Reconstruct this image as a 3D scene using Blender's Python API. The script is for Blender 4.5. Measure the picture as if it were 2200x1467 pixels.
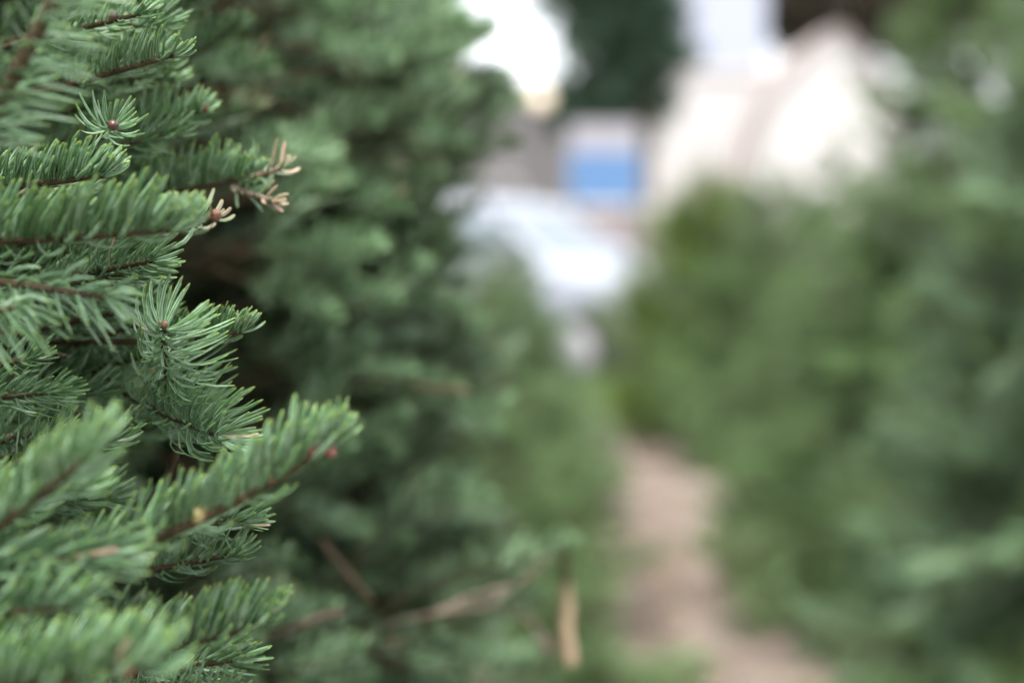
import bpy, math
import numpy as np
from mathutils import Matrix, Vector

for _o in list(bpy.data.objects):
    bpy.data.objects.remove(_o)
scene = bpy.context.scene
COL = scene.collection
RAD = math.radians

# ------------------------------------------------------------------ camera
CAM = np.array([0.0, 0.0, 1.38])
PITCH = RAD(4.36)
FPX = 50.0 / 36.0 * 2200.0
FW = np.array([0, math.cos(PITCH), -math.sin(PITCH)])
UPV = np.array([0, math.sin(PITCH), math.cos(PITCH)])
RT = np.array([1.0, 0, 0])
cd = bpy.data.cameras.new('camera')
cam = bpy.data.objects.new('camera', cd)
COL.objects.link(cam)
cam.location = CAM
cam.rotation_euler = (math.pi / 2 - PITCH, 0, 0)
cd.lens = 50
cd.sensor_width = 36
cd.clip_start = 0.02
cd.clip_end = 2000
cd.dof.use_dof = True
cd.dof.focus_distance = 0.556
cd.dof.aperture_fstop = 3.2
scene.camera = cam

# ------------------------------------------------------------------ light
SUN_EL, SUN_AZ = 74, 200        # degrees; azimuth clockwise from +Y: behind the camera, a little to its left
world = bpy.data.worlds.new('World')
scene.world = world
world.use_nodes = True
wn = world.node_tree.nodes
sky = wn.new('ShaderNodeTexSky')
sky.sky_type = 'NISHITA'
sky.sun_disc = False
sky.sun_elevation = RAD(SUN_EL)
sky.sun_rotation = RAD(SUN_AZ)
sky.air_density = 1.0
sky.dust_density = 1.5
sky.ozone_density = 1.0
bg = wn['Background']
bg.inputs['Strength'].default_value = 0.11
hs = wn.new('ShaderNodeHueSaturation')          # bright overcast: the sky's blue washed out
hs.inputs['Saturation'].default_value = 0.22
world.node_tree.links.new(sky.outputs[0], hs.inputs['Color'])
world.node_tree.links.new(hs.outputs[0], bg.inputs['Color'])

sd = bpy.data.lights.new('sun', 'SUN')
sd.energy = 1.5
sd.angle = RAD(35)
sd.color = (1.0, 0.96, 0.9)
sun = bpy.data.objects.new('sun', sd)
COL.objects.link(sun)
_s = Vector((math.sin(RAD(SUN_AZ)) * math.cos(RAD(SUN_EL)), math.cos(RAD(SUN_AZ)) * math.cos(RAD(SUN_EL)), math.sin(RAD(SUN_EL))))
sun.rotation_euler = _s.to_track_quat('Z', 'Y').to_euler()
sun.location = (0, -3, 8)

vs = scene.view_settings
vs.view_transform = 'Standard'
vs.look = 'None'
vs.gamma = 1.0
vs.use_curve_mapping = False
vs.exposure = 2.25
scene.cycles.use_denoising = True
scene.cycles.debug_use_spatial_splits = True
scene.cycles.use_adaptive_sampling = True
scene.cycles.adaptive_threshold = 0.02
scene.cycles.max_bounces = 4
scene.cycles.diffuse_bounces = 3
scene.cycles.glossy_bounces = 2
scene.cycles.transparent_max_bounces = 4
scene.cycles.caustics_reflective = False
scene.cycles.caustics_refractive = False

# ------------------------------------------------------------------ helpers
def at(px, py, d):
    """a direction in the photograph, taken to a depth in metres along the view axis"""
    return CAM + RT * ((px - 1100) / FPX * d) + UPV * (-(py - 733.5) / FPX * d) + FW * d

def project(P):
    Q = np.asarray(P) - CAM
    d = Q @ FW
    dd = np.where(d > 1e-3, d, 1e-3)
    return 1100 + (Q @ RT) / dd * FPX, 733.5 - (Q @ UPV) / dd * FPX, d

def nrm(v):
    v = np.asarray(v, float)
    return v / np.maximum(np.linalg.norm(v, axis=-1, keepdims=True), 1e-9)

def link(o, parent=None, label=None, cat=None, group=None, kind=None):
    COL.objects.link(o)
    if parent is not None:
        o.parent = parent
    if label: o['label'] = label
    if cat: o['category'] = cat
    if group: o['group'] = group
    if kind: o['kind'] = kind
    return o

def empty(name, loc, label, cat, group=None, rz=0):
    o = bpy.data.objects.new(name, None)
    o.empty_display_size = 0.1
    o.location = loc
    o.rotation_euler = (0, 0, rz)
    return link(o, None, label, cat, group)

def mesh_np(name, V, quads=None, tris=None, mats=(), midx=None, attr=None, smooth=True):
    V = np.asarray(V, np.float32)
    me = bpy.data.meshes.new(name)
    me.vertices.add(len(V))
    me.vertices.foreach_set('co', V.ravel())
    loops, starts = [], []
    n = 0
    if quads is not None and len(quads):
        q = np.asarray(quads, np.int32)
        loops.append(q.ravel()); starts.append(np.arange(len(q)) * 4); n = len(q) * 4
    if tris is not None and len(tris):
        t = np.asarray(tris, np.int32)
        loops.append(t.ravel()); starts.append(n + np.arange(len(t)) * 3)
    L = np.concatenate(loops); S = np.concatenate(starts)
    me.loops.add(len(L))
    me.loops.foreach_set('vertex_index', L)
    me.polygons.add(len(S))
    me.polygons.foreach_set('loop_start', S.astype(np.int32))
    for m in mats: me.materials.append(m)
    if midx is not None:
        me.polygons.foreach_set('material_index', np.asarray(midx, np.int32))
    me.polygons.foreach_set('use_smooth', np.full(len(S), smooth, bool))
    if attr is not None:
        a = me.attributes.new('ndl', 'FLOAT_COLOR', 'POINT')
        a.data.foreach_set('color', np.asarray(attr, np.float32).ravel())
    me.update(calc_edges=True)
    return me

def obj_np(name, parent, *a, loc=None, **k):
    o = bpy.data.objects.new(name, mesh_np(name, *a, **k))
    if loc is not None: o.location = loc
    return link(o, parent)

class MB:
    """collects plain polygons for one mesh"""
    def __init__(s): s.v, s.f = [], []
    def add(s, V, F):
        b = len(s.v); s.v += [tuple(map(float, p)) for p in V]; s.f += [tuple(b + i for i in f) for f in F]; return s
    def box(s, a, b):
        (x0, y0, z0), (x1, y1, z1) = a, b
        return s.add([(x0, y0, z0), (x1, y0, z0), (x1, y1, z0), (x0, y1, z0), (x0, y0, z1), (x1, y0, z1), (x1, y1, z1), (x0, y1, z1)],
                     [(3, 2, 1, 0), (4, 5, 6, 7), (0, 1, 5, 4), (1, 2, 6, 5), (2, 3, 7, 6), (3, 0, 4, 7)])
    def prism(s, poly, axis, c0, c1, inset=0.0):
        """poly: 2-D outline; axis 'y' -> (x,z) outline extruded in y; axis 'x' -> (y,z)"""
        n = len(poly)
        P = np.array(poly, float); ctr = P.mean(0)
        def mk(c, k):
            Q = ctr + (P - ctr) * (1 - k)
            return [(p[0], c, p[1]) if axis == 'y' else (c, p[0], p[1]) for p in Q]
        V = mk(c0, inset) + mk(c1, inset)
        F = [tuple(range(n)), tuple(range(2 * n - 1, n - 1, -1))] + [(i, (i + n), (i + 1) % n + n, (i + 1) % n) for i in range(n)]
        return s.add(V, F)
    def tube(s, pts, rad, n=8):
        V, Q = tube(np.array(pts, float), rad, n)
        m = len(V)
        s.add(V, [tuple(q) for q in Q] + [tuple(range(n - 1, -1, -1)), tuple(range(m - n, m))])
        return s
    def lathe(s, prof, c=(0, 0, 0), n=16, axis='z'):
        V, F = [], []
        for r, h in prof:
            for k in range(n):
                a = 2 * math.pi * k / n
                p = (r * math.cos(a), r * math.sin(a), h)
                if axis == 'y': p = (p[0], p[2], p[1])
                V.append((p[0] + c[0], p[1] + c[1], p[2] + c[2]))
        m = len(prof)
        for i in range(m - 1):
            for k in range(n):
                F.append((i * n + k, i * n + (k + 1) % n, (i + 1) * n + (k + 1) % n, (i + 1) * n + k))
        F.append(tuple(range(n - 1, -1, -1))); F.append(tuple(range((m - 1) * n, m * n)))
        return s.add(V, F)
    def build(s, name, mat, parent=None, smooth=False, bevel=0, **k):
        me = bpy.data.meshes.new(name)
        me.from_pydata(s.v, [], s.f)
        me.materials.append(mat)
        import bmesh
        bm = bmesh.new(); bm.from_mesh(me)
        bmesh.ops.recalc_face_normals(bm, faces=bm.faces[:])
        bm.to_mesh(me); bm.free()
        if smooth: me.polygons.foreach_set('use_smooth', np.ones(len(me.polygons), bool))
        me.update()
        o = bpy.data.objects.new(name, me)
        link(o, parent, **k)
        if bevel:
            m = o.modifiers.new('bevel', 'BEVEL'); m.width = bevel; m.segments = 2; m.limit_method = 'ANGLE'
        return o

def tube(P, rad, n=8):
    P = np.asarray(P, float); m = len(P)
    rad = np.broadcast_to(np.asarray(rad, float), (m,))
    T = nrm(np.gradient(P, axis=0))
    ref = np.array([0, 0, 1.0]) if abs(T[0][2]) < 0.9 else np.array([1.0, 0, 0])
    A = nrm(np.cross(T, ref)); B = np.cross(T, A)
    ang = np.arange(n) / n * 2 * np.pi
    V = P[:, None] + rad[:, None, None] * (A[:, None] * np.cos(ang)[None, :, None] + B[:, None] * np.sin(ang)[None, :, None])
    i = np.arange(m - 1)[:, None] * n; k = np.arange(n)[None]
    Q = np.stack([i + k, i + (k + 1) % n, i + n + (k + 1) % n, i + n + k], -1).reshape(-1, 4)
    return V.reshape(-1, 3), Q

# ------------------------------------------------------------------ materials
def new_mat(name, col, rough=0.7, spec=0.4, noise=None, bump=None, emit=None, metal=0.0):
    """noise: (scale, second colour, contrast); bump: (scale, strength)"""
    m = bpy.data.materials.new(name); m.use_nodes = True
    nt = m.node_tree; N = nt.nodes; b = N['Principled BSDF']
    b.inputs['Base Color'].default_value = (*col, 1)
    b.inputs['Roughness'].default_value = rough
    b.inputs['Specular IOR Level'].default_value = spec
    b.inputs['Metallic'].default_value = metal
    tc = N.new('ShaderNodeTexCoord')
    if noise:
        t = N.new('ShaderNodeTexNoise'); t.inputs['Scale'].default_value = noise[0]; t.inputs['Detail'].default_value = 6
        r = N.new('ShaderNodeValToRGB'); c = noise[2]
        r.color_ramp.elements[0].position = 0.5 - c; r.color_ramp.elements[1].position = 0.5 + c
        r.color_ramp.elements[0].color = (*col, 1); r.color_ramp.elements[1].color = (*noise[1], 1)
        nt.links.new(tc.outputs['Object'], t.inputs['Vector'])
        nt.links.new(t.outputs['Fac'], r.inputs['Fac']); nt.links.new(r.outputs['Color'], b.inputs['Base Color'])
    if bump:
        t2 = N.new('ShaderNodeTexNoise'); t2.inputs['Scale'].default_value = bump[0]; t2.inputs['Detail'].default_value = 8
        bp = N.new('ShaderNodeBump'); bp.inputs['Strength'].default_value = bump[1]; bp.inputs['Distance'].default_value = 0.02
        nt.links.new(tc.outputs['Object'], t2.inputs['Vector'])
        nt.links.new(t2.outputs['Fac'], bp.inputs['Height']); nt.links.new(bp.outputs['Normal'], b.inputs['Normal'])
    if emit:
        b.inputs['Emission Color'].default_value = (*emit[0], 1); b.inputs['Emission Strength'].default_value = emit[1]
    return m

def needle_mat(name, dark, pale, tip, stripe=0.75, rough=0.42, transl=0.18, hue_var=0.5, objvar=0.1, clump=0.0):
    """a conifer needle: ndl = (along, across, random, deadness); pale stomatal bands, lighter tip, browned when dead"""
    m = bpy.data.materials.new(name); m.use_nodes = True
    nt = m.node_tree; N = nt.nodes; Lk = nt.links.new
    b = N['Principled BSDF']; out = N['Material Output']
    at_ = N.new('ShaderNodeAttribute'); at_.attribute_name = 'ndl'
    sep = N.new('ShaderNodeSeparateColor'); Lk(at_.outputs['Color'], sep.inputs[0])
    def math_(op, a, bb=None, clamp=False):
        n = N.new('ShaderNodeMath'); n.operation = op; n.use_clamp = clamp
        for i, x in enumerate((a, bb)):
            if x is None: continue
            if isinstance(x, (int, float)): n.inputs[i].default_value = x
            else: Lk(x, n.inputs[i])
        return n.outputs[0]
    def ramp(x, a, bb, lo=0.0, hi=1.0):
        n = N.new('ShaderNodeMapRange'); n.interpolation_type = 'SMOOTHSTEP'
        n.inputs['From Min'].default_value = a; n.inputs['From Max'].default_value = bb
        n.inputs['To Min'].default_value = lo; n.inputs['To Max'].default_value = hi
        Lk(x, n.inputs['Value']); return n.outputs[0]
    def mix(f, a, bb):
        n = N.new('ShaderNodeMix'); n.data_type = 'RGBA'
        if isinstance(f, float): n.inputs[0].default_value = f
        else: Lk(f, n.inputs[0])
        for i, x in ((6, a), (7, bb)):
            if isinstance(x, tuple): n.inputs[i].default_value = (*x, 1)
            else: Lk(x, n.inputs[i])
        return n.outputs[2]
    u, v, r = sep.outputs[0], sep.outputs[1], sep.outputs[2]
    av = math_('ABSOLUTE', math_('SUBTRACT', math_('MULTIPLY', v, 2.0), 1.0))
    band = math_('MULTIPLY', ramp(av, 0.12, 0.3), ramp(av, 0.95, 0.7))
    band = math_('MULTIPLY', band, ramp(u, 0.98, 0.85))
    tc = N.new('ShaderNodeTexCoord')
    nz = N.new('ShaderNodeTexNoise'); nz.inputs['Scale'].default_value = 260; nz.inputs['Detail'].default_value = 3
    Lk(tc.outputs['Object'], nz.inputs['Vector'])
    band = math_('MULTIPLY', band, ramp(nz.outputs['Fac'], 0.3, 0.62, 0.45, 1.0))
    band = math_('MULTIPLY', band, math_('MULTIPLY', ramp(r, 0.0, 1.0, 0.35, 1.0), stripe))
    dk2 = tuple(np.array(dark) * np.array((1.5, 1.25, 0.75)))
    base = mix(math_('MULTIPLY', math_('FRACT', math_('MULTIPLY', r, 7.31)), hue_var), tuple(dark), dk2)
    c = mix(band, base, tuple(pale))
    c = mix(math_('MULTIPLY', ramp(u, 0.88, 1.0), 0.6), c, tuple(tip))
    c = mix(ramp(u, 0.08, 0.0, 0.0, 0.6), c, (0.16, 0.2, 0.06))
    oi = N.new('ShaderNodeObjectInfo')
    hv = N.new('ShaderNodeHueSaturation'); Lk(c, hv.inputs['Color'])
    ov = ramp(oi.outputs['Random'], 0.0, 1.0, 1 - objvar, 1 + objvar * 1.3)
    Lk(math_('MULTIPLY', ov, ramp(r, 0.0, 1.0, 1 - clump, 1 + clump * 1.2)), hv.inputs['Value'])
    c = hv.outputs[0]
    c = mix(at_.outputs['Alpha'], c, (0.50, 0.34, 0.25))
    Lk(c, b.inputs['Base Color'])
    b.inputs['Roughness'].default_value = rough
    b.inputs['Specular IOR Level'].default_value = 0.45
    tr = N.new('ShaderNodeBsdfTranslucent'); Lk(mix(0.35, c, (0.22, 0.36, 0.06)), tr.inputs['Color'])
    mx = N.new('ShaderNodeMixShader'); mx.inputs[0].default_value = transl
    Lk(b.outputs[0], mx.inputs[1]); Lk(tr.outputs[0], mx.inputs[2]); Lk(mx.outputs[0], out.inputs['Surface'])
    return m

M_NOBLE = needle_mat('fir_needle', (0.052, 0.146, 0.036), (0.46, 0.64, 0.46), (0.38, 0.50, 0.16), stripe=.85, rough=.3)
M_NOBLE2 = needle_mat('fir_needle_inner', (0.080, 0.182, 0.060), (0.54, 0.69, 0.56), (0.38, 0.50, 0.20), rough=.27, transl=.22, objvar=.35, clump=.3)
M_GREEN = needle_mat('spruce_needle', (0.122, 0.232, 0.066), (0.40, 0.56, 0.36), (0.34, 0.50, 0.16), stripe=0.6, transl=.28, objvar=.2, clump=.55)
M_OLIVE = needle_mat('cedar_green_needle', (0.150, 0.265, 0.045), (0.34, 0.48, 0.18), (0.42, 0.50, 0.12), stripe=0.4, transl=.28, objvar=.2, clump=.55)
M_BLUE = needle_mat('blue_green_needle', (0.112, 0.218, 0.084), (0.42, 0.58, 0.46), (0.36, 0.50, 0.22), stripe=0.7, transl=.28, objvar=.2, clump=.55)
M_TWIG = new_mat('twig_bark', (0.050, 0.034, 0.020), 0.8, 0.2, (90, (0.095, 0.068, 0.038), 0.25), (300, 0.3))
M_BARK = new_mat('trunk_bark', (0.085, 0.066, 0.05), 0.9, 0.2, (18, (0.17, 0.14, 0.11), 0.2), (40, 0.6))
M_DEADTWIG = new_mat('bare_twig', (0.15, 0.105, 0.082), 0.8, 0.2, (60, (0.27, 0.20, 0.165), 0.2), (200, 0.3))
M_WOOD = new_mat('fresh_broken_wood', (0.27, 0.19, 0.12), 0.7, 0.2, (40, (0.40, 0.30, 0.20), 0.25), (150, 0.2))
M_BUD = new_mat('red_bud', (0.13, 0.04, 0.03), 0.5, 0.4, (400, (0.22, 0.11, 0.075), 0.2))
M_BUDPALE = new_mat('pale_bud', (0.36, 0.34, 0.13), 0.5, 0.4, (300, (0.40, 0.28, 0.16), 0.2))
M_BUDDARK = new_mat('dark_resin_bud', (0.07, 0.03, 0.03), 0.35, 0.6, (300, (0.14, 0.07, 0.05), 0.2))

# ------------------------------------------------------------------ needles
PROF_HI = (np.array([0, .08, .25, .5, .75, .9, .97, 1.0]), np.array([.45, .72, .95, 1.0, .96, .82, .55, .08]),
           np.array([(-1, 0), (-.55, .30), (0, .10), (.55, .30), (1, 0), (0, -.34)]), np.array([-1, -.5, 0, .5, 1, 0]))
PROF_MID = (np.array([0, .3, .7, .93, 1.0]), np.array([.5, .95, 1.0, .75, .08]),
            np.array([(-1, 0), (0, .28), (1, 0), (0, -.28)]), np.array([-1, 0.0, 1, 0.0]))
PROF_LO = (np.array([0, .45, 1.0]), np.array([.6, 1.0, .3]),
           np.array([(-1, -.1), (0, .35), (1, -.1)]), np.array([-.6, .5, -.6]))

class Needles:
    """parameters of many needles: start, first and last direction, facing, length, width, random, dead"""
    def __init__(s): s.a = []
    def add(s, *a): s.a.append(a)
    def cat(s): return [np.concatenate([x[i] for x in s.a]) for i in range(8)]

def needle_verts(P0, D0, D1, NR, L, W, RN, DD, prof):
    S, WP, X, VV = prof
    n, R, K = len(P0), len(S), len(X)
    s = S[None, :, None]
    C = P0[:, None] + L[:, None, None] * (D0[:, None] * (s - s * s / 2) + D1[:, None] * (s * s / 2))
    T = nrm(D0[:, None] * (1 - s) + D1[:, None] * s)
    B = nrm(np.cross(T, np.broadcast_to(NR[:, None], T.shape)))
    Nn = np.cross(B, T)
    w = W[:, None, None, None] * 0.5 * WP[None, :, None, None]
    V = C[:, :, None] + w * (B[:, :, None] * X[None, None, :, 0, None] + Nn[:, :, None] * X[None, None, :, 1, None])
    A = np.zeros((n, R, K, 4))
    A[..., 0] = S[None, :, None]; A[..., 1] = VV[None, None] * .5 + .5; A[..., 2] = RN[:, None, None]
    A[..., 3] = np.clip(DD[:, None, None] * 1.6 - 0.7 * (1 - S[None, :, None]), 0, 1) if True else 0
    i = np.arange(R - 1)[:, None] * K; k = np.arange(K)[None]
    Q = np.stack([i + k, i + (k + 1) % K, i + K + (k + 1) % K, i + K + k], -1).reshape(-1, 4)
    Q = (np.arange(n)[:, None, None] * (R * K) + Q[None]).reshape(-1, 4)
    return V.reshape(-1, 3), Q, A.reshape(-1, 4)

def bez(a, c, b, n):
    s = np.linspace(0, 1, n)[:, None]
    return (1 - s) ** 2 * a + 2 * s * (1 - s) * c + s * s * b

def shoot_needles(path, rng, per_cm=14, L=0.022, W=0.0018, up=(0, 0, 1), lift=0.8, fwd=0.35, ang=(58, 28), dead=0.0, start=0.03, tuft=0.25, under=0.5, side=1.15, comb=False, keep=.75):
    up = nrm(np.array(up, float))
    seg = np.linalg.norm(np.diff(path, axis=0), axis=1); cum = np.r_[0, np.cumsum(seg)]; tot = cum[-1]
    n = max(6, int(tot * 100 * per_cm))
    s = start + (1 - start) * (np.arange(n) + rng.uniform(-.5, .5, n)) / n
    s = np.clip(s, 0, 1)
    nt = max(0, int(tuft * 40)); s = np.r_[s, rng.uniform(0.93, 1.0, nt)]; n = len(s)
    P = np.stack([np.interp(s * tot, cum, path[:, k]) for k in range(3)], 1)
    Tn = nrm(np.gradient(path, axis=0))
    T = nrm(np.stack([np.interp(s * tot, cum, Tn[:, k]) for k in range(3)], 1))
    sidev = nrm(np.cross(T, up)); upp = np.cross(sidev, T)
    phi = np.arange(n) * 2.39996 + rng.uniform(-.5, .5, n)
    sn = np.sin(phi); sn = np.where(sn < 0, sn * under, sn)
    r = nrm(sidev * (np.cos(phi) * side)[:, None] + upp * sn[:, None])
    a = np.radians(ang[0] + (ang[1] - ang[0]) * np.clip((s - .45) / .55, 0, 1) ** 2 + rng.normal(0, 8, n))
    D0 = nrm(T * np.cos(a)[:, None] + r * np.sin(a)[:, None])
    k = lift * rng.uniform(.6, 1.3, n)
    D1 = nrm(D0 * keep + up * k[:, None] + T * fwd + rng.normal(0, .08, (n, 3)))
    if comb:
        # two dense ranks brushed upwards, flat faces turned outwards; a few short ones below
        low = rng.random(n) < .30
        cs = np.cos(phi)
        r2 = nrm(upp * rng.uniform(.7, 1.0, n)[:, None] + sidev * (cs * 1.0)[:, None])
        aa = np.radians(np.where(s > .88, 36, 56) + rng.normal(0, 6, n))
        E0 = nrm(T * np.cos(aa)[:, None] + r2 * np.sin(aa)[:, None] + sidev * (cs * .35)[:, None])
        E1 = nrm(E0 * .55 + up * (lift * .55 * rng.uniform(.7, 1.2, n))[:, None] + T * (fwd + .1) + rng.normal(0, .07, (n, 3)))
        D0 = np.where(low[:, None], D0, E0); D1 = np.where(low[:, None], D1, E1)
        NRc = nrm(sidev * np.sign(cs)[:, None] * .8 + T * .6 + up * .55 + rng.normal(0, .3, (n, 3)))
    NR = nrm(T * .7 + up * .5 + rng.normal(0, .28, (n, 3)) - r * .2)
    if comb: NR = np.where(low[:, None], NR, NRc)
    Ln = L * (rng.uniform(.8, 1.1, n) if comb else rng.uniform(.78, 1.12, n)) * (1 - .35 * np.clip((s - .8) / .2, 0, 1)) * (0.75 + .25 * np.clip(s / .15, 0, 1))
    Wn = W * rng.uniform(.85, 1.12, n)
    dd = np.clip(dead * np.clip((s - .35) / .5, 0, 1) * rng.uniform(.3, 1.3, n), 0, 1) if dead else (rng.random(n) < .006) * rng.uniform(.4, .9, n)
    return P, D0, D1, NR, Ln, Wn, rng.random(n), dd

def bud_mesh(MBo, c, d, ln, r):
    d = nrm(d); ref = np.array([0, 0, 1.0]) if abs(d[2]) < .8 else np.array([1.0, 0, 0])
    P = np.array([c + d * ln * t for t in (-.05, .12, .3, .5, .7, .88, 1.0)])
    MBo.tube(P, np.array([.5, .85, 1, .98, .8, .45, .08]) * r, 8)
    return MBo

# ------------------------------------------------------------------ boughs (shared by many branches)
def bough(seed, Ls=0.45, pairs=7, per_cm=9, L=0.022, W=0.0019, prof=PROF_MID, bare=0.22, sub=True, droop=-0.04):
    """one bough along +X with a flat fan of side shoots: (wood V, Q), (needle V, Q, A)"""
    rng = np.random.default_rng(seed)
    nd = Needles(); WV, WQ = [], []; off = 0
    def SN(*a, **k):                      # needles of one shoot share most of their tone
        x = list(shoot_needles(*a, **k)); x[6] = np.clip(.22 * x[6] + .78 * rng.random(), 0, 1); return x
    def wood(path, r0, r1, n):
        nonlocal off
        V, Q = tube(path, np.linspace(r0, r1, len(path)), n)
        WV.append(V); WQ.append(Q + off); off += len(V)
    main = bez(np.zeros(3), np.array([Ls * .55, rng.uniform(-.03, .03), droop * Ls / .45]), np.array([Ls, rng.uniform(-.04, .04), 0.05 * Ls / .45]), 14)
    wood(main, 0.008 * Ls / .45, 0.0018, 6)
    kw = dict(per_cm=per_cm, L=L, W=W)
    nd.add(*SN(main, rng, start=bare, **kw))
    tm = nrm(np.gradient(main, axis=0))
    for i in range(pairs):
        f = bare + (0.93 - bare) * (i + .3) / pairs
        for sgn in (-1, 1):
            ff = np.clip(f + rng.uniform(-.03, .03), 0, .96); j = ff * 13
            p = np.array([np.interp(j, np.arange(14), main[:, k]) for k in range(3)])
            t = tm[int(j)]
            ln = Ls * (0.50 * (1 - ff) ** .8 + .10) * rng.uniform(.75, 1.15)
            d = nrm(t * rng.uniform(.7, 1.0) + np.array([0, sgn, 0]) * rng.uniform(.7, 1.0) + np.array([0, 0, rng.uniform(-.22, .25)]))
            e = p + d * ln; c = p + d * ln * .5 + np.array([0, 0, -.06 * ln]) - t * ln * .04
            sp = bez(p, c, e, 8)
            wood(sp, 0.0032, 0.0013, 5)
            nd.add(*SN(sp, rng, **kw))
            if sub and ln > .26 * Ls:
                for g in (.4, .66):
                    for s2 in (-1, 1):
                        if rng.random() < .25: continue
                        q = sp[int(g * 7)]
                        ln2 = ln * rng.uniform(.3, .45)
                        d2 = nrm(d + np.array([-d[1], d[0], 0]) * s2 * rng.uniform(.6, 1) + np.array([0, 0, rng.uniform(-.2, .3)]))
                        s3 = bez(q, q + d2 * ln2 * .5 - np.array([0, 0, .04 * ln2]), q + d2 * ln2, 6)
                        wood(s3, 0.002, 0.0011, 5)
                        nd.add(*SN(s3, rng, **kw))
    return (np.concatenate(WV), np.concatenate(WQ)), needle_verts(*nd.cat(), prof)

def bough_meshes(name, seeds, mat, joined=False, **k):
    out = []
    for sdx in seeds:
        (wv, wq), (nv, nq, na) = bough(sdx, **k)
        samp = nv[::37]
        if joined:
            V = np.concatenate([wv, nv]); Q = np.concatenate([wq, nq + len(wv)])
            A = np.concatenate([np.zeros((len(wv), 4)), na])
            out.append((mesh_np(name, V, Q, mats=(M_TWIG, mat), midx=np.r_[np.zeros(len(wq)), np.ones(len(nq))], attr=A), None, samp))
        else:
            out.append((mesh_np(name + '_wood', wv, wq, mats=(M_TWIG,)), mesh_np(name + '_needles', nv, nq, mats=(mat,), attr=na), samp))
    return out

def add_trunk(root, H, r0, rng, z0=0.0):
    zs = np.linspace(z0, H, 12)
    P = np.stack([np.cumsum(rng.normal(0, .004, 12)), np.cumsum(rng.normal(0, .004, 12)), zs], 1)
    V, Q = tube(P, np.linspace(r0, .004, 12) * rng.uniform(.94, 1.06, 12), 10)
    return obj_np('trunk', root, V, Q, mats=(M_BARK,))

def fir(root, H, radius, protos, seed, Ls, whorl=0.1, per=7, z0=0.15, reject=None, elev=(-8, 45), jit=.12, rollj=.3, eljit=7, part='branch', trunk_r=0.035):
    """clothes an Empty with a trunk and whorls of boughs; radius(z) is the crown's radius"""
    rng = np.random.default_rng(seed)
    add_trunk(root, H - .05, trunk_r, rng)
    base = np.array(root.location); z = z0
    cnt = 0
    while z < H - .06:
        n = per if z < .8 * H else max(4, per - 2)
        a0 = rng.uniform(0, 6.28)
        for k in range(n):
            az = a0 + (k + rng.uniform(-.3, .3)) / n * 6.283
            zz = z + rng.uniform(-.5, .5) * whorl
            R = radius(zz) * rng.uniform(1 - jit, 1 + jit)
            if R < .03: continue
            f = np.clip(zz / H, 0, 1)
            el = RAD(elev[0] + (elev[1] - elev[0]) * f ** 1.6 + rng.normal(0, eljit))
            me, nme, samp = protos[rng.integers(len(protos))]
            s = R / Ls; ry = rng.choice((-1, 1)) * rng.uniform(.85, 1.15); roll = rng.normal(0, rollj)
            ok = False
            for shrink in (1, .85, .7, .55):
                M = Matrix.Translation((0, 0, zz - R * math.sin(el) * .5)) @ Matrix.Rotation(az, 4, 'Z') @ Matrix.Rotation(-el, 4, 'Y') @ Matrix.Rotation(roll, 4, 'X') @ Matrix.Diagonal((s * shrink, s * ry * shrink, s * shrink, 1))
                if reject is None: ok = True; break
                m = np.array(M)
                if not reject(samp @ m[:3, :3].T + m[:3, 3] + base): ok = True; break
            if not ok: continue
            o = bpy.data.objects.new(part, me); link(o, root); o.matrix_local = M
            if nme is not None:
                q = bpy.data.objects.new('needles', nme); link(q, o, kind='stuff')
            cnt += 1
        z += whorl * (1 if z < .7 * H else .75)
    me, nme, samp = protos[0]
    s = .28 * radius(z0 + .2) / Ls
    M = Matrix.Translation((0, 0, H - .14)) @ Matrix.Rotation(-math.pi / 2 + .05, 4, 'Y') @ Matrix.Diagonal((s, s, s, 1))
    if reject is None or not reject(samp @ np.array(M)[:3, :3].T + np.array(M)[:3, 3] + base):
        o = bpy.data.objects.new(part, me); link(o, root); o.matrix_local = M
        if nme is not None: link(bpy.data.objects.new('needles', nme), o, kind='stuff')
    return cnt

# ------------------------------------------------------------------ the ground and road
def path_x(y): return 0.17 + 0.08 * y

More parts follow.
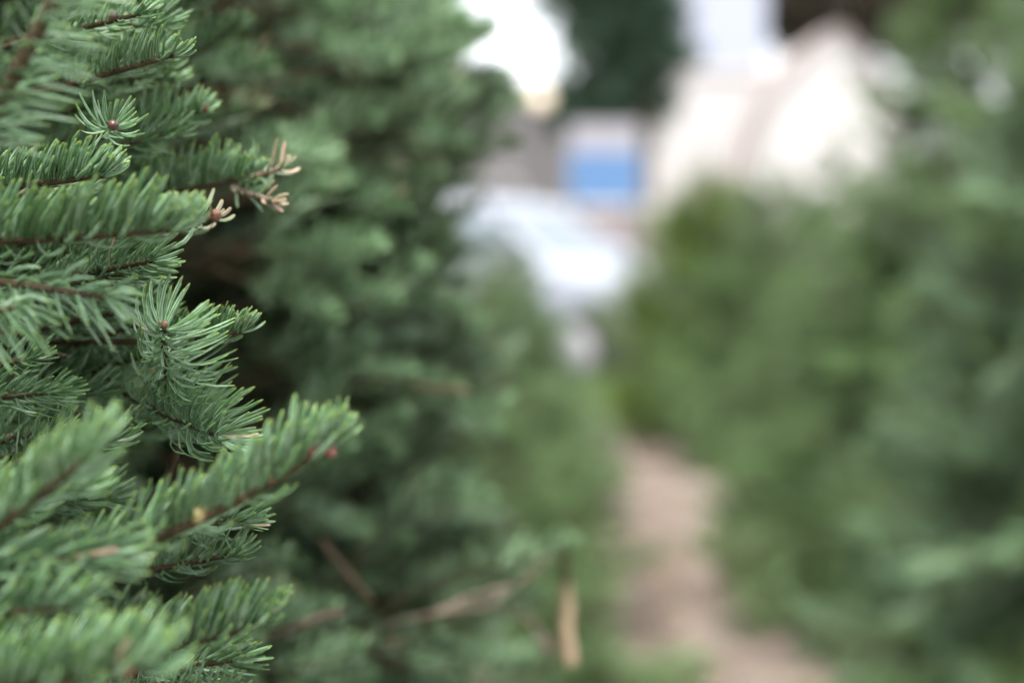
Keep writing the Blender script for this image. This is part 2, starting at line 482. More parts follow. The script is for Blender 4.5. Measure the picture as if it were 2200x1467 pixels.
def ground_mat():
    m = bpy.data.materials.new('trodden_dirt'); m.use_nodes = True
    nt = m.node_tree; N = nt.nodes; b = N['Principled BSDF']; Lk = nt.links.new
    tc = N.new('ShaderNodeTexCoord')
    t = N.new('ShaderNodeTexNoise'); t.inputs['Scale'].default_value = 2.6; t.inputs['Detail'].default_value = 8
    t2 = N.new('ShaderNodeTexNoise'); t2.inputs['Scale'].default_value = 60; t2.inputs['Detail'].default_value = 6
    Lk(tc.outputs['Object'], t.inputs['Vector']); Lk(tc.outputs['Object'], t2.inputs['Vector'])
    r = N.new('ShaderNodeValToRGB')
    r.color_ramp.elements[0].position = .40; r.color_ramp.elements[0].color = (.10, .082, .068, 1)
    r.color_ramp.elements[1].position = .58; r.color_ramp.elements[1].color = (.235, .195, .17, 1)
    Lk(t.outputs['Fac'], r.inputs['Fac'])
    mx = N.new('ShaderNodeMix'); mx.data_type = 'RGBA'; mx.blend_type = 'MULTIPLY'; mx.inputs[0].default_value = .55
    r2 = N.new('ShaderNodeValToRGB'); r2.color_ramp.elements[0].position = .35; r2.color_ramp.elements[0].color = (.5, .45, .4, 1); r2.color_ramp.elements[1].position = .6
    Lk(t2.outputs['Fac'], r2.inputs['Fac']); Lk(r.outputs['Color'], mx.inputs[6]); Lk(r2.outputs['Color'], mx.inputs[7])
    Lk(mx.outputs[2], b.inputs['Base Color']); b.inputs['Roughness'].default_value = .95; b.inputs['Specular IOR Level'].default_value = .15
    bp = N.new('ShaderNodeBump'); bp.inputs['Strength'].default_value = .5; bp.inputs['Distance'].default_value = .02
    Lk(t2.outputs['Fac'], bp.inputs['Height']); Lk(bp.outputs['Normal'], b.inputs['Normal'])
    return m
M_DIRT = ground_mat()
M_ASPH = new_mat('asphalt', (.055, .055, .06), .9, .3, (30, (.09, .09, .095), .25), (120, .4))
M_PAVE = new_mat('pavement_concrete', (.33, .31, .29), .9, .2, (8, (.42, .40, .37), .25), (90, .3))
M_CHIP = new_mat('wood_chip', (.36, .25, .16), .9, .1, (20, (.5, .38, .28), .25))

g = MB().add([(-900, -900, 0), (900, -900, 0), (900, 900, 0), (-900, 900, 0)], [(0, 1, 2, 3)]).build('ground', M_DIRT, kind='structure')
MB().box((-60, 11.4, -.1), (60, 16.6, .008)).build('road', M_ASPH, kind='structure')
pv = MB().box((-60, 16.6, -.1), (60, 18.6, .13)).build('pavement', M_PAVE, kind='structure')
kb = MB().box((-60, 16.45, -.1), (60, 16.6, .12)).build('kerb', M_PAVE, kind='structure')

# chips and fallen needles strewn over the path
rng = np.random.default_rng(5)
n = 5000
yy = 1.2 + 10 * rng.random(n) ** 1.2; xx = path_x(yy) + rng.normal(0, .55, n)
an = rng.uniform(0, 6.28, n); ln = rng.uniform(.008, .035, n); wd = rng.uniform(.002, .008, n); h = rng.uniform(.002, .007, n)
dx = np.stack([np.cos(an), np.sin(an), rng.normal(0, .15, n)], 1); dy = np.stack([-np.sin(an), np.cos(an), rng.normal(0, .1, n)], 1)
Pc = np.stack([xx, yy, .003 + h], 1)
V = []
for sx, sy, sz in ((-1, -1, -1), (1, -1, -1), (1, 1, -1), (-1, 1, -1), (-1, -1, 1), (1, -1, 1), (1, 1, 1), (-1, 1, 1)):
    V.append(Pc + dx * (sx * ln / 2)[:, None] + dy * (sy * wd / 2)[:, None] + np.array([0, 0, 1.]) * (sz * h / 2)[:, None])
V = np.stack(V, 1).reshape(-1, 3)
F = np.array([(3, 2, 1, 0), (4, 5, 6, 7), (0, 1, 5, 4), (1, 2, 6, 5), (2, 3, 7, 6), (3, 0, 4, 7)])
o = obj_np('wood_chips', None, V, (np.arange(n)[:, None, None] * 8 + F).reshape(-1, 4), mats=(M_CHIP,), smooth=False)
o['kind'] = 'stuff'; o['label'] = 'tan wood chips and straw strewn over the dirt path'; o['category'] = 'wood chips'

# ------------------------------------------------------------------ buildings across the road
M_STUCCO = new_mat('white_stucco', (.60, .58, .56), .9, .2, (2.5, (.56, .54, .52), .3), (40, .15))
M_PALE = new_mat('pale_render', (.42, .445, .52), .9, .2, (1.5, (.40, .425, .50), .3), (40, .1))
M_LILAC = new_mat('grey_lilac_render', (.165, .158, .155), .9, .2, (2.0, (.19, .18, .178), .3), (40, .1))
M_PINK = new_mat('pinkish_render', (.29, .24, .24), .9, .2, (3, (.33, .28, .28), .3), (30, .2))
M_ROOF = new_mat('grey_brown_shingle', (.26, .22, .21), .9, .2, (12, (.36, .31, .29), .25), (25, .5))
M_GLASS = new_mat('window_glass', (.04, .05, .06), .08, .6)
M_TRIM = new_mat('painted_trim', (.62, .60, .57), .6, .3, (20, (.56, .54, .51), .3))
M_VENT = new_mat('vent_slats', (.16, .19, .17), .7, .3, (30, (.22, .25, .22), .25))

def wx(px, d): return (px - 1100) / FPX * d          # sideways metres at distance d
def wz(py, d): return at(1100, py, d)[2]

def window(parent, x0, x1, z0, z1, yf):
    w = MB().box((x0, yf - .03, z0), (x1, yf + .05, z1)).build('window', M_GLASS, parent)
    t = .07
    fr = MB()
    for a, b in (((x0 - t, z0 - t), (x1 + t, z0)), ((x0 - t, z1), (x1 + t, z1 + t)), ((x0 - t, z0), (x0, z1)), ((x1, z0), (x1 + t, z1)), (((x0 + x1) / 2 - .025, z0), ((x0 + x1) / 2 + .025, z1))):
        fr.box((a[0], yf - .06, a[1]), (b[0], yf + .04, b[1]))
    fr.build('frame', M_TRIM, w)
    MB().box((x0 - .12, yf - .12, z0 - .14), (x1 + .12, yf + .03, z0 - .075)).build('sill', M_TRIM, w)

# gabled cottage with a swooping left rake and a round attic vent
D = 34.0
house = empty('gabled_cottage', (wx(1760, D), D, 0), 'white stucco cottage with steep swooping gable and small round attic vent', 'house')
hx = wx(1760, D)
ap = (wx(1785, D) - hx, wz(70, D)); el_ = (wx(1655, D) - hx, wz(205, D)); e2 = (wx(1590, D) - hx, wz(400, D)); e3 = (wx(1560, D) - hx, wz(520, D))
er = (wx(1918, D) - hx, wz(215, D)); er2 = (wx(1930, D) - hx, wz(330, D))
MB().prism([(e3[0], -.1), e3, e2, el_, ap, er, er2, (er2[0], -.1)], 'y', 0, 8).build('wall', M_STUCCO, house)
def roof_strip(name, pts, th=.09, y0=-.14, y1=8.2):
    n = len(pts); P = np.array(pts); T = nrm(np.gradient(P, axis=0)); Nn = np.stack([-T[:, 1], T[:, 0]], 1)
    if Nn[:, 1].sum() < 0: Nn = -Nn
    outl = [tuple(p + q * .01) for p, q in zip(P, Nn)] + [tuple(p + q * th) for p, q in zip(P[::-1], Nn[::-1])]
    m = MB(); V = [(p[0], y0, p[1]) for p in outl] + [(p[0], y1, p[1]) for p in outl]; k = len(outl)
    F = [(i, i + 1, k - 2 - i, k - 1 - i) for i in range(n - 1)] + [(k + i, k + i + 1, k + k - 2 - i, k + k - 1 - i) for i in range(n - 1)] + [(i, (i + 1) % k, (i + 1) % k + k, i + k) for i in range(k)]
    return m.add(V, F).build(name, M_ROOF, house)
rf = roof_strip('roof', [ap, el_, e2, e3, (e3[0] - .12, e3[1] - .35)])
roof_strip('roof', [(er2[0] + .12, er2[1] - .1), er, (ap[0] + .02, ap[1])], .12)
MB().lathe([(.02, .08), (.14, .08), (.16, .05), (.16, -.05)], (wx(1812, D) - hx, -.045, wz(152, D)), 20, 'y').build('attic_vent', M_VENT, house)
window(house, wx(1700, D) - hx, wx(1790, D) - hx, 1.0, 2.2, 0)
dr = MB().box((wx(1840, D) - hx, -.04, 0.0), (wx(1905, D) - hx, .05, 2.0)).build('door', M_VENT, house)
MB().lathe([(.03, -.09), (.035, -.06), (.02, -.04)], (wx(1848, D) - hx, 0, 1.0), 10, 'y').build('handle', M_TRIM, dr)

# its flat-roofed white wing
D2 = 36.5
wing = empty('flat_roofed_house', (wx(1480, D2), D2, 0), 'bright white flat-roofed house wall between the dark tree and the cottage', 'house')
w0 = wx(1480, D2)
MB().box((wx(1375, D2) - w0, 0, -.1), (wx(1625, D2) - w0, 6, wz(165, D2))).build('wall', M_STUCCO, wing)
MB().box((wx(1372, D2) - w0, -.12, wz(165, D2) + .002), (wx(1628, D2) - w0, 6.1, wz(150, D2))).build('roof', M_TRIM, wing)
window(wing, wx(1440, D2) - w0, wx(1520, D2) - w0, .9, 1.9, 0)

# tall pale block behind
D3 = 48.0
tall = empty('tall_pale_building', (wx(1480, D3), D3, 0), 'tall pale bluish-white building rising behind the flat-roofed house', 'building')
t0 = wx(1480, D3)
MB().box((wx(1330, D3) - t0, 0, -.1), (wx(1640, D3) - t0, 9, 13.2)).build('wall', M_PALE, tall)
MB().box((wx(1326, D3) - t0, -.2, 13.202), (wx(1644, D3) - t0, 9.2, 13.6)).build('roof', M_TRIM, tall)
window(tall, wx(1350, D3) - t0, wx(1410, D3) - t0, 6.0, 7.4, 0)
window(tall, wx(1350, D3) - t0, wx(1410, D3) - t0, 10.2, 11.4, 0)

# low grey-lilac building and pinkish garden wall
D4 = 30.0
low = empty('low_grey_building', (wx(1180, D4), D4, 0), 'low grey-lilac building behind the blue sign board', 'building')
l0 = wx(1180, D4)
MB().box((wx(820, D4) - l0, 0, -.1), (wx(1372, D4) - l0, 4, wz(190, D4))).build('wall', M_LILAC, low)
MB().box((wx(815, D4) - l0, -.25, wz(190, D4) + .002), (wx(1374, D4) - l0, 4.2, wz(176, D4))).build('roof', M_TRIM, low)
window(low, wx(1000, D4) - l0, wx(1110, D4) - l0, 1.1, 2.4, 0)
D5 = 21.5
gw = empty('garden_wall', (wx(1250, D5), D5, 0), 'pinkish rendered garden wall with coping across the road', 'wall')
g0 = wx(1250, D5)
MB().box((-26 - g0, 0, -.1), (wx(1400, D5) - g0, .25, wz(452, D5))).build('wall', M_PINK, gw)
MB().box((-26.03 - g0, -.06, wz(452, D5) + .002), (wx(1403, D5) - g0, .31, wz(438, D5))).build('coping', M_TRIM, gw)

# blue sign board
D6 = 18.0
M_SIGNB = new_mat('blue_sign_paint', (.09, .19, .36), .5, .4, (6, (.11, .21, .38), .3))
M_SIGNW = new_mat('white_sign_paint', (.36, .34, .36), .5, .4, (6, (.33, .32, .34), .3))
M_POST = new_mat('dark_post_paint', (.06, .06, .07), .5, .4, (20, (.09, .09, .1), .3))
sg = empty('sign_board', (wx(1297, D6), D6, 0.13), 'blue sign board with white header standing on dark posts', 'sign')
s0 = wx(1297, D6)
zb = lambda py: wz(py, D6) - .13
MB().box((wx(1222, D6) - s0, -.03, zb(436)), (wx(1372, D6) - s0, .03, zb(328))).build('blue_panel', M_SIGNB, sg, bevel=.006)
MB().box((wx(1222, D6) - s0, -.031, zb(327)), (wx(1372, D6) - s0, .031, zb(268))).build('white_header', M_SIGNW, sg, bevel=.006)
for px in (1235, 1360):
    MB().tube([(wx(px, D6) - s0, .065, 0), (wx(px, D6) - s0, .065, zb(262))], .03, 10).build('post', M_POST, sg)

# globe street lamp
D7 = 16.9
M_GLOBE = new_mat('warm_lamp_globe', (.85, .72, .55), .3, .5, emit=((1.0, .82, .6), .12))
lp = empty('globe_street_lamp', (wx(1160, D7), D7, .13), 'slim dark lamp post with a small warm round globe', 'street lamp')
zg = wz(215, D7) - .13
MB().lathe([(.12, 0), (.12, .05), (.06, .12), (.045, .5), (.03, zg - .19), (.05, zg - .17), (.055, zg - .125)], n=14).build('post', M_POST, lp, smooth=True)
MB().lathe([(.045, zg - .13)] + [(.13 * math.sin(a), zg - .13 * math.cos(a)) for a in np.linspace(.35, 3.0, 10)], n=18).build('globe', M_GLOBE, lp, smooth=True)
MB().lathe([(.03, zg + .128), (.03, zg + .145), (.01, zg + .17)], n=12).build('cap', M_POST, lp)

# ------------------------------------------------------------------ parked white car
M_CARW = new_mat('white_car_paint', (.34, .36, .41), .35, .35, (1.2, (.32, .34, .39), .3))
M_CARG = new_mat('car_glass', (.16, .19, .21), .12, .6)
M_CARB = new_mat('black_plastic', (.03, .03, .035), .6, .3, (40, (.05, .05, .055), .3))
M_TYRE = new_mat('tyre_rubber', (.025, .025, .025), .85, .2, (60, (.04, .04, .04), .3))
M_RIM = new_mat('alloy_rim', (.55, .55, .57), .3, .5, metal=.8)
M_LENS = new_mat('headlight_lens', (.75, .77, .8), .1, .6)
M_RED = new_mat('tail_light', (.4, .02, .02), .2, .5)
car = empty('parked_car', (wx(1085, 13.6), 13.9, .008), 'white parked car with pale windscreen and bonnet showing between the tree rows', 'car', rz=math.atan2(-.55, .83))
# +X is the nose
side = [(2.15, .38), (2.2, .62), (2.12, .88), (1.95, .98), (1.0, 1.12), (.78, 1.14), (-2.0, 1.1), (-2.15, .95), (-2.2, .55), (-2.1, .36)]
W2 = .90
body = MB()
V, F = [], []
rows = [(-W2 + .12, .97), (-W2, 1.0), (W2, 1.0), (W2 - .12, .97)]
ysec = [(-W2, .10), (-W2 + .1, 0), (W2 - .1, 0), (W2, .10)]
for y, ins in ysec:
    for x, z in side:
        V.append((x * (1 - ins * .35), y, z if z < .8 else z - ins * .5))
k = len(side)
for i in range(len(ysec) - 1):
    for j in range(k):
        F.append((i * k + j, i * k + (j + 1) % k, (i + 1) * k + (j + 1) % k, (i + 1) * k + j))
F += [tuple(range(k)), tuple(range(4 * k - 1, 3 * k - 1, -1))]
bo = body.add(V, F).build('body', M_CARW, car, smooth=False, bevel=.04)
# cabin: roof, glass band, pillars
lo = [(.95, .74), (-1.95, .76)]; hi = [(.15, .60), (-1.65, .60)]
def cab(z0, z1, s0_, s1_, name, mat, par):
    def ring(z, t, g):
        xf = .98 + (.18 - .98) * t + g; xb = -2.02 + (-1.72 + 2.02) * t - g; yw = .80 + (.62 - .80) * t + g
        return [(xf, -yw * .92, z), (xf, yw * .92, z), (xb, yw * .95, z), (xb, -yw * .95, z)]
    V = ring(z0, s0_, 0) + ring(z1, s1_, 0)
    return MB().add(V, [(3, 2, 1, 0), (4, 5, 6, 7)] + [(i, (i + 1) % 4, (i + 1) % 4 + 4, i + 4) for i in range(4)]).build(name, mat, par, bevel=.03)
cab(1.06, 1.60, 0, .93, 'window_band', M_CARG, car)
rfc = cab(1.585, 1.70, .88, 1.12, 'roof', M_CARW, car)
for sy in (-1, 1):
    for a, b in (((1.0, .755), (.2, .60)), ((-.35, .80), (-.40, .63)), ((-1.3, .80), (-1.25, .63)), ((-2.02, .77), (-1.72, .61))):
        MB().tube([(a[0], sy * a[1], 1.08), (b[0], sy * b[1], 1.62)], .04, 6).build('pillar', M_CARW, car)
    MB().box((1.72, sy * .62 - .2, .70), (2.17, sy * .62 + .2, .86)).build('headlight', M_LENS, car, bevel=.03)
    MB().box((-2.19, sy * .70 - .12, .75), (-2.05, sy * .70 + .12, 1.0)).build('tail_light', M_RED, car, bevel=.02)
    mi = MB().box((.68, sy * .97 - .09, 1.1), (.82, sy * .97 + .09, 1.26)).build('mirror', M_CARW, car, bevel=.03)
    for wxx in (1.35, -1.35):
        wh = MB().lathe([(.2, -.11), (.33, -.11), (.36, -.07), (.36, .07), (.33, .11), (.2, .11)], (wxx, sy * .83, .36), 24, 'y').build('wheel', M_TYRE, car, smooth=False)
        MB().lathe([(.05, -.125), (.21, -.118), (.22, -.09), (.22, .09), (.21, .118), (.05, .125)], (wxx, sy * .83, .36), 18, 'y').build('rim', M_RIM, wh)
    for dx0, dx1 in ((-.33, .6), (-1.25, -.37)):
        MB().box((dx0 + .72, sy * .905 - .006, .99), (dx0 + .84, sy * .905 + .012 * sy, 1.02)).build('door_handle', M_RIM, car)
MB().box((2.12, -.45, .55), (2.215, .45, .82)).build('grille', M_CARB, car, bevel=.02)
MB().box((2.05, -.84, .30), (2.24, .84, .50)).build('bumper', M_CARB, car, bevel=.04)
MB().box((2.205, -.26, .46), (2.245, .26, .57)).build('number_plate', M_TRIM, car)

# ------------------------------------------------------------------ broadleaf trees across the road
def leafy(root, blobs, mat, seed, n, size, trunk, name='crown', sig=.2):
    """crown of leaf-sized faces in uneven clumps; blobs = (centre, radii)"""
    rng = np.random.default_rng(seed)
    V = []; vol = np.array([b[1][0] * b[1][1] * b[1][2] for b in blobs]); vol = vol / vol.sum()
    for (c, rr), f in zip(blobs, vol):
        m = int(n * f); nc = max(8, m // 60)
        d = nrm(rng.normal(0, 1, (nc, 3))) * (rng.random(nc) ** .45)[:, None]
        cc = np.array(c) + d * np.array(rr)
        id_ = rng.integers(nc, size=m)
        P = cc[id_] + rng.normal(0, sig, (m, 3)) * np.array(rr).mean() * .8
        t = nrm(rng.normal(0, 1, (m, 3))); b = nrm(np.cross(t, rng.normal(0, 1, (m, 3))))
        s = size * rng.uniform(.6, 1.3, m)[:, None]; nn = np.cross(t, b) * .12
        V.append(np.stack([P - t * s, P + b * s * .45 + nn * s, P + t * s, P - b * s * .45 + nn * s], 1).reshape(-1, 3))
    V = np.concatenate(V)
    A = np.zeros((len(V), 4)); A[:, 0] = .4; A[:, 1] = .5; A[:, 2] = np.repeat(rng.random(len(V) // 4), 4)
    o = obj_np(name, root, V, np.arange(len(V)).reshape(-1, 4), mats=(mat,), attr=A, smooth=False)
    mb = MB()
    for pts, r in trunk: 
        V_, Q_ = tube(np.array(pts, float), r, 10); mb.add(V_, [tuple(q) for q in Q_])
    mb.build('trunk', M_BARK, root, smooth=True)
    return o
M_LEAFD = needle_mat('dark_leaf', (.022, .055, .032), (.05, .09, .06), (.04, .08, .04), stripe=.2, transl=.1)
M_LEAFB = needle_mat('brownish_leaf', (.060, .050, .034), (.08, .07, .05), (.07, .07, .04), stripe=.2, transl=.1)
D8 = 23.5
r8 = empty('evergreen_street_tree', (wx(1385, D8), D8, 0), 'dark evergreen tree with slim trunk beside the blue sign board', 'tree')
c8 = wx(1324, D8) - wx(1385, D8)
leafy(r8, [((c8 - .15, 0, 5.4), (1.2, 1.1, 2.0)), ((c8 + .5, 0, 4.4), (.75, .7, 1.2)), ((c8 - .2, 0, 3.45), (1.05, .8, .65)), ((c8 + .35, .1, 3.15), (.65, .5, .5))], M_LEAFD, 11, 24000, .08,
      [([(0, 0, -.05), (.03, 0, 1.5), (0, 0, 3.2), (c8 * .6, 0, 5.2)], [.13, .10, .09, .05]), ([(0, 0, 3.0), (-.5, .1, 4.2), (-.8, .1, 5.3)], [.07, .05, .02]), ([(0, 0, 3.2), (.3, .1, 4.3), (.4, 0, 5.2)], [.06, .04, .02])], sig=.15)
D9 = 52.0
r9 = empty('large_brownish_tree', (wx(1830, D9), D9, 0), 'large dark brownish tree spreading above and behind the cottage roof', 'tree')
leafy(r9, [((-1.6, 0, 10.2), (2.6, 2.5, 2.7)), ((2.0, 0, 10.6), (3.2, 3, 3.0)), ((0, 0, 14), (3.5, 3.5, 2.5)), ((1.9, 0, 9.2), (1.6, 2, 1.7)), ((-2.2, 0, 9.2), (1.1, 2, 1.3))], M_LEAFB, 12, 64000, .16,
      [([(0, 0, -.1), (.1, 0, 4), (0, 0, 9), (.2, 0, 13)], [.45, .36, .28, .1]), ([(0, 0, 6), (-1.5, 0, 9), (-2.5, 0, 12)], [.2, .15, .05]), ([(0, 0, 7), (1.6, 0, 10), (3, 0, 12.5)], [.2, .14, .05])])
D10 = 54.0
r10 = empty('tall_brownish_tree', (wx(1335, D10), D10, 0), 'tall brownish tree behind the dark evergreen street tree', 'tree')
leafy(r10, [((-.3, 0, 11.2), (1.6, 1.8, 2.6)), ((.6, 0, 13), (1.8, 2, 2.0))], M_LEAFB, 13, 22000, .16,
      [([(0, 0, -.1), (.1, 0, 4), (0, 0, 9), (.2, 0, 13)], [.35, .3, .22, .1])])

# ------------------------------------------------------------------ the rows of cut firs
def prof_r(pts):
    z_, r_ = zip(*pts)
    return lambda z: float(np.interp(z, z_, r_))

FAR = dict(Ls=0.7, pairs=8, per_cm=5, L=0.026, W=0.0028, prof=PROF_LO, bare=.15)
P_GREEN = bough_meshes('spruce_bough', (101, 102, 103, 104), M_GREEN, True, **FAR)
P_OLIVE = bough_meshes('olive_bough', (111, 112), M_OLIVE, True, **FAR)
P_BLUE = bough_meshes('blue_bough', (121, 122, 123), M_BLUE, True, **FAR)
P_MID = bough_meshes('fir_bough', (131, 132, 133, 134), M_NOBLE2, False, Ls=.45, pairs=8, per_cm=10, prof=PROF_LO, W=.0020)
P_NEAR = bough_meshes('near_bough', (141, 142, 143), M_NOBLE2, False, Ls=.45, pairs=8, per_cm=11, prof=PROF_MID)
ROW_R = 'cut firs in the row beyond the dirt path'
ROW_L = 'cut firs in the row beside the close tree'

def lot_tree(px, d, H, rad, protos, seed, label, group, per=7, whorl=.125, z0=.16, name='fir_tree', **k):
    r = empty(name, (wx(px, d), d, 0), label, 'tree', group)
    k = {**dict(rollj=.8, eljit=16, jit=.2), **k}
    fir(r, H, rad, protos, seed, .7, whorl, per, z0, **k)
    return r
lot_tree(2330, 3.4, 2.55, lambda z: .68 * max(0, 1 - z / 2.6) ** .7, P_BLUE + P_GREEN, 1, 'tall bluish-green fir, first of its row, low boughs spread over the dirt', ROW_R, z0=.12, per=9)
lot_tree(2085, 5.0, 3.0, lambda z: 1.02 * max(0, 1 - z / 3.05) ** 1.1, P_GREEN, 2, 'widest and fullest green fir, second in the row along the path', ROW_R, per=10, whorl=.11, z0=.12)
lot_tree(1795, 7.0, 1.88, lambda z: .80 * max(0, 1 - z / 1.92) ** .8, P_GREEN, 3, 'medium green fir with pointed top beneath the cottage gable', ROW_R)
lot_tree(1655, 8.4, 1.80, lambda z: .82 * max(0, 1 - z / 1.86) ** .6, P_GREEN, 4, 'broad green fir squeezed between the olive tree and the pointed fir', ROW_R)
lot_tree(1515, 9.7, 1.84, lambda z: .92 * max(0, 1 - (z / 1.95) ** 2.2), P_OLIVE, 5, 'yellowish olive-green rounded tree at the end of the path', ROW_R, z0=.2, elev=(-5, 60))
lot_tree(2300, 6.3, 2.5, lambda z: .8 * max(0, 1 - z / 2.6) ** .8, P_GREEN, 6, 'green fir standing behind the widest tree, away from the path', ROW_R, per=6)
lot_tree(960, 3.3, 1.62, lambda z: .70 * max(0, 1 - z / 1.66), P_GREEN, 7, 'small green fir whose boughs touch the path, third of its row', ROW_L)
lot_tree(1085, 5.0, 1.45, lambda z: .72 * max(0, 1 - z / 1.55), P_GREEN, 8, 'small green fir in front of the white car, fourth of its row', ROW_L)
lot_tree(1125, 7.1, 1.32, lambda z: .66 * max(0, 1 - z / 1.4) ** .9, P_BLUE, 9, 'smallest bluish fir standing close before the white car', ROW_L)

# second fir of the near row
sil2 = (np.array([-400, 0, 100, 180, 300, 350, 420, 500, 600, 720, 900, 1100, 1300, 1467, 1900]), np.array([990, 1040, 1090, 1130, 1160, 1170, 1075, 1030, 1065, 1120, 1130, 1150, 1190, 1210, 1260]))
def rej2(W):
    px, py, d = project(W)
    return bool(((px > np.interp(py, *sil2)) & (py > -200) & (py < 1600)).mean() > .006) or bool(((d < .78) & (px > -100) & (px < 2300) & (py > -200) & (py < 1600)).any())
t2 = empty('fir_tree', (-.42, 1.55, 0), 'dense dark fir with bare twigs inside, right behind the close fir with red buds', 'tree', ROW_L)
n2 = fir(t2, 2.45, prof_r([(0, .58), (.9, .54), (1.38, .50), (1.63, .50), (1.9, .38), (2.45, .05)]), P_MID, 21, .45, .075, 10, .25, rej2, (-6, 40), jit=.16)

# ------------------------------------------------------------------ the close fir
T1 = np.array([-.53, .70, 0.0])
t1 = empty('fir_tree', T1, 'close noble fir with upswept silvery needles, red buds and one dead tip', 'tree', ROW_L)
sil1 = (np.array([-400, 0, 250, 320, 480, 620, 760, 1000, 1300, 1467, 1900]), np.array([560, 520, 500, 430, 400, 400, 420, 470, 500, 520, 560]))
def rej1(W):
    px, py, d = project(W)
    f = (px > -60) & (px < 2300) & (py > -150) & (py < 1600)
    return bool((f & (d < .60)).any()) or bool((f & (px > np.interp(py, *sil1))).mean() > .004) or bool((d < .3).any() and ((abs(px - 1100) < 2500) & (d > .02) & (d < .3)).any())
n1 = fir(t1, 2.2, prof_r([(0, .60), (.9, .52), (1.38, .46), (1.6, .34), (2.2, .05)]), P_NEAR, 31, .45, .066, 10, .25, rej1, (-4, 40), jit=.2, trunk_r=.04)
print('boughs', n1, n2)

def limb_to_trunk(parent, T1, b, d0, rng):
    """bough wood joining a shoot's base to the trunk"""
    e = np.array([T1[0], T1[1], b[2] - rng.uniform(.02, .10)])
    c = b - nrm(d0) * np.linalg.norm(e - b) * .45
    P = bez(b, c, e, 12) - T1
    V, Q = tube(P, np.linspace(.0014, .0040, 12), 7)
    return obj_np('limb', parent, V, Q, mats=(M_TWIG,))

def hero(b, t, seed, tree=None, prof=PROF_HI, bow=(0, 0, 0), r0=.0022, r1=.0013, single=False, buds=(), budmat=None, limb=True, mat=None, bare=False, label=None, wood=None, **k):
    rng = np.random.default_rng(seed)
    T1 = np.array((tree or t1).location)
    b, t = at(*b), at(*t)
    path = bez(b, (b + t) / 2 + np.array(bow), t, 12)
    V, Q = tube(path - T1, np.linspace(r0, r1, 12) * .78, 7)
    sh = obj_np('shoot', tree or t1, V, Q, mats=(wood or M_TWIG,))
    if label: sh['label'] = label
    if not bare:
        nd = Needles(); nd.add(*shoot_needles(path, rng, **k))
        a = nd.cat()
        if single:
            n = len(a[0])
            for i in range(n):
                s = [x[i:i + 1] for x in a]
                s[0] = s[0] - T1
                o0 = s[0][0].copy(); s[0] = s[0] - o0
                v, q, at_ = needle_verts(*s, PROF_HI)
                ob = obj_np('needle', sh, v, q, mats=(mat or M_NOBLE,), attr=at_)
                ob.location = o0
        else:
            a[0] = a[0] - T1
            v, q, at_ = needle_verts(*a, prof)
            ob = obj_np('needles', sh, v, q, mats=(mat or M_NOBLE,), attr=at_)
            ob['kind'] = 'stuff'
    d = nrm(path[-1] - path[-2])
    for (f, off, ln, r, bm) in buds:
        j = f * 11; p = np.array([np.interp(j, np.arange(12), path[:, q]) for q in range(3)])
        dd = nrm(d + np.array(off))
        bud_mesh(MB(), p - T1 + dd * .0006, dd, ln, r).build('bud', bm, sh, smooth=True)
    if limb:
        limb_to_trunk(tree or t1, T1, b, path[1] - path[0], rng)
    return sh

U = (0, 0, 1)
R_, B_, K_ = M_BUD, M_BUDPALE, M_BUDDARK
# stem rising through the top corner, needles sweeping across
hero((-60, 330, .47), (150, -60, .455), 201, L=.026, W=.0018, up=(.75, -.1, -.15), lift=.9, per_cm=15, r0=.0036, r1=.003, fwd=.0, ang=(75, 60))
# horizontal comb of upswept needles
hero((-120, 520, .52), (378, 492, .498), 202, bow=(0, 0, -.002), comb=True, L=.0255, W=.0022, lift=1.5, per_cm=25, fwd=.3, ang=(64, 34), up=(.3, -.1, 1), under=.7)
# the shoot above it
hero((-80, 415, .56), (222, 378, .538), 203, comb=True, L=.020, W=.002, lift=1.3, per_cm=22, fwd=.45, up=(.2, 0, 1))
# small rosette with a dark bud, seen end-on
hero((205, 300, .60), (241, 272, .548), 204, L=.0175, W=.0013, lift=.8, fwd=.15, per_cm=6, ang=(70, 45), up=(.35, 0, 1), tuft=.2, side=1.0, under=.7, start=.5, single=True, buds=[(1, (0, 0, .1), .0045, .0023, K_)])
# upper twigs
hero((120, 190, .60), (375, 118, .572), 205, comb=True, L=.017, W=.0018, lift=1.1, per_cm=16, fwd=.4, up=(.1, 0, 1))
hero((60, 90, .60), (300, 30, .575), 206, L=.017, W=.0015, lift=.5, per_cm=11, fwd=.5, buds=[(.75, (0, -.4, .8), .005, .0021, K_)])
hero((190, 300, .66), (428, 238, .62), 207, L=.019, lift=1.1, per_cm=14, fwd=.3, buds=[(1, (.1, 0, .2), .005, .0018, R_)])
hero((260, 230, .78), (505, 62, .73), 208, L=.022, lift=.9, per_cm=13, fwd=.4, buds=[(1, (.1, 0, .2), .005, .0018, R_)])
hero((300, 120, .80), (455, -40, .76), 209, L=.022, lift=.9, per_cm=13, fwd=.4)
hero((250, 330, .80), (540, 235, .77), 210, L=.022, lift=.9, per_cm=12, fwd=.4, dead=.35)
# comb behind, browned at its tip
hero((200, 440, .66), (520, 385, .625), 211, comb=True, L=.024, W=.002, lift=1.3, per_cm=17, fwd=.2, ang=(70, 45), up=(.1, 0, 1))
hero((515, 388, .625), (604, 362, .62), 212, L=.016, W=.0017, lift=.9, per_cm=10, fwd=.2, ang=(75, 55), dead=.7, limb=False, tuft=.12, wood=M_DEADTWIG, label='pale browned tip of a fir shoot')
hero((500, 405, .625), (585, 432, .615), 213, L=.011, W=.0017, lift=.2, per_cm=11, dead=.7, limb=False, tuft=.15, wood=M_DEADTWIG)
